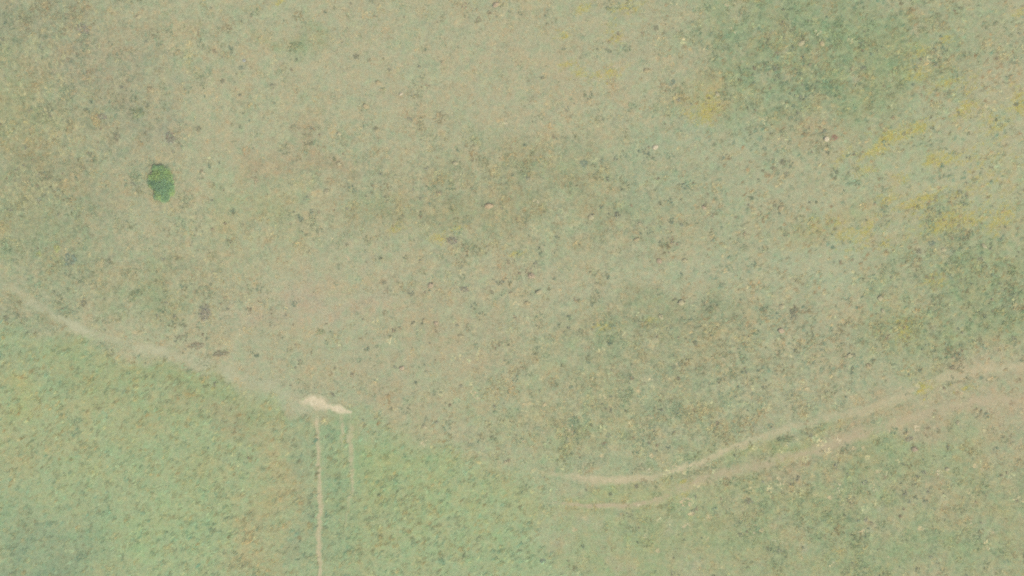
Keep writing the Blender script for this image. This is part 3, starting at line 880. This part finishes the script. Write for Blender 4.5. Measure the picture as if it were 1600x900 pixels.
SM = [stone_proto(s) for s in (3, 8, 14, 20)]
CREAM, BUFF, PINKS, WHITE, BRIGHT = A(216, 208, 168), A(212, 198, 156), A(214, 194, 164), A(212, 216, 208), A(236, 222, 192)
STONES = [  # x, y, size in photo pixels, colour, label
    (1292, 217, 9, BRIGHT, 'brightest whitish stone in the meadow, beside a rusty red clump'),
    (382, 95, 5, WHITE, 'small whitish stone beside a bluish weed clump'),
    (236, 140, 10, BUFF, 'buff stone above the lone green bush and its grey weeds'),
    (217, 26, 8, CREAM, 'cream stone near the top edge, high above the lone green bush'),
    (775, 8, 10, PINKS, 'pinkish stone at the very top edge of the meadow'),
    (591, 129, 7, BUFF, 'dull buff stone up and left of the small bright stone near the top'),
    (627, 147, 6, BRIGHT, 'small bright stone in the plain grass of the upper meadow'),
    (572, 166, 9, BUFF, 'larger dull stone left below the small bright stone of the upper meadow'),
    (530, 209, 7, CREAM, 'cream stone directly above a similar one, right of the reddish brown patch'),
    (530, 256, 8, CREAM, 'cream stone directly below a similar one, right of the reddish brown patch'),
    (511, 300, 10, CREAM, 'large yellowish stone below the reddish brown patch'),
    (712, 255, 9, CREAM, 'pale stone in the rough grass at the centre of the upper meadow'),
    (764, 322, 11, A(222, 198, 160), 'biggest tan stone in the middle of the meadow'),
    (673, 446, 8, PINKS, 'pink stone in the plain grass under the middle of the meadow'),
    (646, 506, 9, CREAM, 'left and brightest of three stones in a row under the pink one'),
    (664, 501, 7, BUFF, 'middle of three buff stones in a row under the pink one'),
    (681, 505, 7, PINKS, 'right of three stones in a row under the pink one'),
    (720, 525, 8, CREAM, 'flat pale stone right below the three stones in a row'),
    (511, 507, 5, CREAM, 'tiny cream stone above the bright bare soil'),
    (628, 575, 8, PINKS, 'dull pinkish stone right of and above the bright bare soil'),
    (1024, 230, 8, BRIGHT, 'bright pale stone in sage grass right of a bluish clump'),
    (1010, 110, 8, BUFF, 'buff stone between the yellow streak and the dark green patch'),
    (1121, 147, 7, CREAM, 'cream stone just above the yellow patch at the dark green edge'),
    (1252, 67, 9, CREAM, 'left of two stones lying within the dark green patch'),
    (1285, 68, 8, BUFF, 'right of two stones lying within the dark green patch'),
    (924, 339, 9, CREAM, 'pale stone in the brown rough grass below the middle right'),
    (1000, 351, 7, CREAM, 'upper small pale stone of a pair in the mottled grass at mid right'),
    (995, 374, 8, BUFF, 'lower buff stone of a pair in the mottled grass at mid right'),
    (1030, 408, 9, PINKS, 'pinkish stone left of a flat cream stone on the pale sage strip'),
    (1070, 407, 8, CREAM, 'flat cream stone right of a pinkish one on the pale sage strip'),
    (831, 431, 10, PINKS, 'blurred pinkish stone in the plain grass right of the centre'),
    (842, 456, 9, CREAM, 'cream stone just below the blurred pinkish one'),
    (824, 474, 8, BUFF, 'buff stone lowest in the trio right below the centre'),
    (1065, 473, 12, CREAM, 'long cream stone on the dark clumps right of the centre'),
    (1033, 495, 9, CREAM, 'cream stone left and below the long cream one'),
    (1100, 324, 7, PINKS, 'small pinkish stone in pale sage grass at mid right'),
    (1220, 325, 9, BUFF, 'buff stone beside a dark clump, well below the white stone'),
    (1376, 466, 9, CREAM, 'cream stone above a slim one in the pale grass on the right'),
    (1380, 486, 7, CREAM, 'slim pale stone below a cream one in the pale grass on the right'),
    (1221, 479, 9, CREAM, 'cream stone left of the tall dark clump above the vehicle track'),
    (1221, 517, 9, PINKS, 'pinkish stone below the tall dark clump above the vehicle track'),
    (1328, 556, 9, CREAM, 'brightest cream stone just above the upper rut of the vehicle track'),
    (1358, 572, 10, BUFF, 'rough buff stone right below the brightest stone above the upper rut'),
    (1538, 384, 8, CREAM, 'cream stone by the right edge below the brightest yellow streak'),
    (1475, 390, 7, CREAM, 'small pale stone right of dark clumps below the brightest yellow streak'),
    (1429, 702, 9, PINKS, 'pinkish stone under the lower rut of the curving track'),
    (1497, 661, 7, CREAM, 'slim pale stone under the lower rut close to the right edge'),
    (1480, 733, 8, CREAM, 'cream stone below and left of a close pair at lower right'),
    (663, 667, 8, CREAM, 'cream stone on the upper edge of the green field'),
    (790, 722, 7, CREAM, 'pale stone on the green slope left of the vehicle track'),
]
for i, (qx, qy, sz, colr, label) in enumerate(STONES):
    o = bpy.data.objects.new('stone', SM[i % 4]); COL.objects.link(o)
    X0, Y0 = W(qx, qy)
    s = sz * S * 1.2
    o.location = (X0, Y0, ground_z(X0, Y0) + s * .11)
    o.scale = (s * rng.uniform(.9, 1.25), s * rng.uniform(.7, 1.0), s * .5)
    o.rotation_euler = (rng.normal(0, .12), rng.normal(0, .12), rng.normal(0, .5))
    o.color = (*(colr * .94 * (1.1 if sz < 9.5 and colr is BRIGHT else 1.0)), 1)
    tag(o, label, 'stone', 'pale stones lying in the grass')

# straw tussocks big enough to count
tp = []
for s in (1, 2, 3):
    K = 90
    a = rng.uniform(0, 2 * math.pi, K); r = .05 * np.sqrt(rng.random(K))
    col = np.tile(A(206, 192, 150), (K, 1))
    v, lv, st, c = blade_mesh(r * np.cos(a), r * np.sin(a), np.zeros(K) - .02, rng.uniform(0, 6.28, K), rng.uniform(.10, .24, K), np.full(K, .05), rng.uniform(.05, .25, K), col * 1.22, hue_jit(K, .07))
    o = mesh_obj('straw_tussock', v, loops=(lv, st, None), mat=M_BLADE); color_attr(o, 'leaf_color', c)
    tp.append(o)
TUSS = [
    (852, 633, 1.1, .7, 'straw tussock right of a flatter one, above the start of the upper rut'),
    (820, 632, 1.1, .6, 'flat straw tussock left of a similar one, above the start of the upper rut'),
    (998, 611, 1.0, .7, 'straw tussock high over the palest stretch of the upper rut'),
    (1064, 603, .9, .7, 'straw tussock in reddish rough grass over the bend of the upper rut'),
    (820, 690, 1.0, .6, 'small straw tussock on the slope over the left tip of the upper rut'),
    (1016, 652, 1.2, 1.0, 'bright upright straw tussock over the bend of the upper rut'),
    (1003, 667, .8, .8, 'straw tussock left below the bright upright one over the bend'),
    (1018, 712, .9, 1.0, 'straw tussock nearest above the upper rut at its bend'),
    (940, 712, .8, .8, 'pale straw tussock just over the palest stretch of the upper rut'),
    (913, 810, 1.0, 1.1, 'straw tussock close below the left tip of the lower rut'),
    (896, 828, 1.6, .8, 'wide straw tussock at the border of the green field below the lower rut'),
    (1080, 803, 1.5, .8, 'wide straw tussock below the lower rut, left of a narrow one'),
    (1107, 808, .8, 1.0, 'narrow straw tussock below the lower rut, right of a wide one'),
    (1028, 861, .9, 1.0, 'straw tussock near the bottom edge, between field and lower right'),
    (1190, 829, .9, .9, 'straw tussock right of and below the dark clump in the lower right'),
    (1334, 700, .9, .8, 'left one of two straw tussocks touching the lower rut'),
    (1348, 700, .7, .9, 'right one of two straw tussocks touching the lower rut'),
    (1373, 736, 1.4, .8, 'wide pale straw tussock under the middle of the lower rut'),
    (1524, 728, 1.0, 1.0, 'left one of a close pair of straw tussocks by the lower right edge'),
    (1535, 734, .7, 1.0, 'right one of a close pair of straw tussocks by the lower right edge'),
    (1297, 777, 1.0, 1.0, 'bright straw tussock in the middle of the lower right meadow'),
    (1316, 787, .9, .9, 'straw tussock right below the bright one in the lower right meadow'),
    (1217, 747, .9, .9, 'straw tussock under the lower rut, left of the yellowish grass'),
    (1350, 830, 2.0, .9, 'widest straw tussock near the bottom edge in the lower right'),
    (1440, 826, 1.7, 1.0, 'wide straw tussock near the bottom edge, right of the widest one'),
    (1261, 608, 1.2, .8, 'straw tussock on dark grass over the middle of the upper rut'),
]
for i, (qx, qy, sx, sy, label) in enumerate(TUSS):
    o = tp[i] if i < 3 else tp[i % 3].copy()
    if i >= 3: COL.objects.link(o)
    X0, Y0 = W(qx, qy)
    o.location = (X0, Y0, ground_z(X0, Y0)); o.scale = (sx * .85, sy * .85, .9)
    o.rotation_euler = (0, 0, rng.choice([0, math.pi]) + rng.normal(0, .2))
    tag(o, label, 'tussock', 'straw tussocks in the lower meadow')

# ------------------------------------------------------------------ light, sky, camera
SUN_EL, SUN_AZ = math.radians(58), math.radians(138)        # azimuth clockwise from +Y: from the lower right
w = bpy.data.worlds.new('World'); scene.world = w; w.use_nodes = True
nt = w.node_tree
bg = nt.nodes['Background']
sky = nt.nodes.new('ShaderNodeTexSky'); sky.sky_type = 'NISHITA'; sky.sun_disc = False
sky.sun_elevation = SUN_EL; sky.sun_rotation = SUN_AZ
sky.dust_density = 3.0; sky.air_density = 1.0
nt.links.new(sky.outputs[0], bg.inputs[0]); bg.inputs[1].default_value = .12
sl = bpy.data.lights.new('sun', 'SUN'); sl.energy = 2.2; sl.angle = math.radians(6); sl.color = (1, .95, .87)
so = bpy.data.objects.new('sun', sl); COL.objects.link(so)
so.rotation_euler = (math.pi / 2 - SUN_EL, 0, math.pi - SUN_AZ)
so.location = (0, 0, 60)

# thin summer haze between the ground and the high viewpoint
bm = bmesh.new(); bmesh.ops.create_cube(bm, size=1)
hm = bpy.data.meshes.new('haze'); bm.to_mesh(hm); bm.free()
hz = bpy.data.objects.new('haze', hm); COL.objects.link(hz)
hz.scale = (12000, 12000, 126); hz.location = (0, 0, 60)
tag(hz, 'thin pale summer haze in the air over the grassland', 'haze', kind='stuff')
b = N('haze'); v = b.n('ShaderNodeVolumePrincipled'); v.inputs['Density'].default_value = .0005
v.inputs['Color'].default_value = (.95, .95, .88, 1)
b.link(v.outputs[0], b.out.inputs['Volume']); hm.materials.append(b.m)

cam = bpy.data.cameras.new('camera'); co = bpy.data.objects.new('camera', cam); COL.objects.link(co)
co.location = (0, 0, 120); co.rotation_euler = (0, 0, 0)
cam.sensor_width = 36; cam.lens = 36 * 120 / 64
cam.clip_end = 8000; cam.clip_start = .5
scene.camera = co

scene.view_settings.view_transform = 'Standard'; scene.view_settings.look = 'None'
scene.view_settings.gamma = 1; scene.view_settings.exposure = 0.83
scene.view_settings.use_curve_mapping = False
scene.cycles.filter_width = 2.2
scene.cycles.max_bounces = 5
scene.render.engine = 'CYCLES'
scene.cycles.use_denoising = False
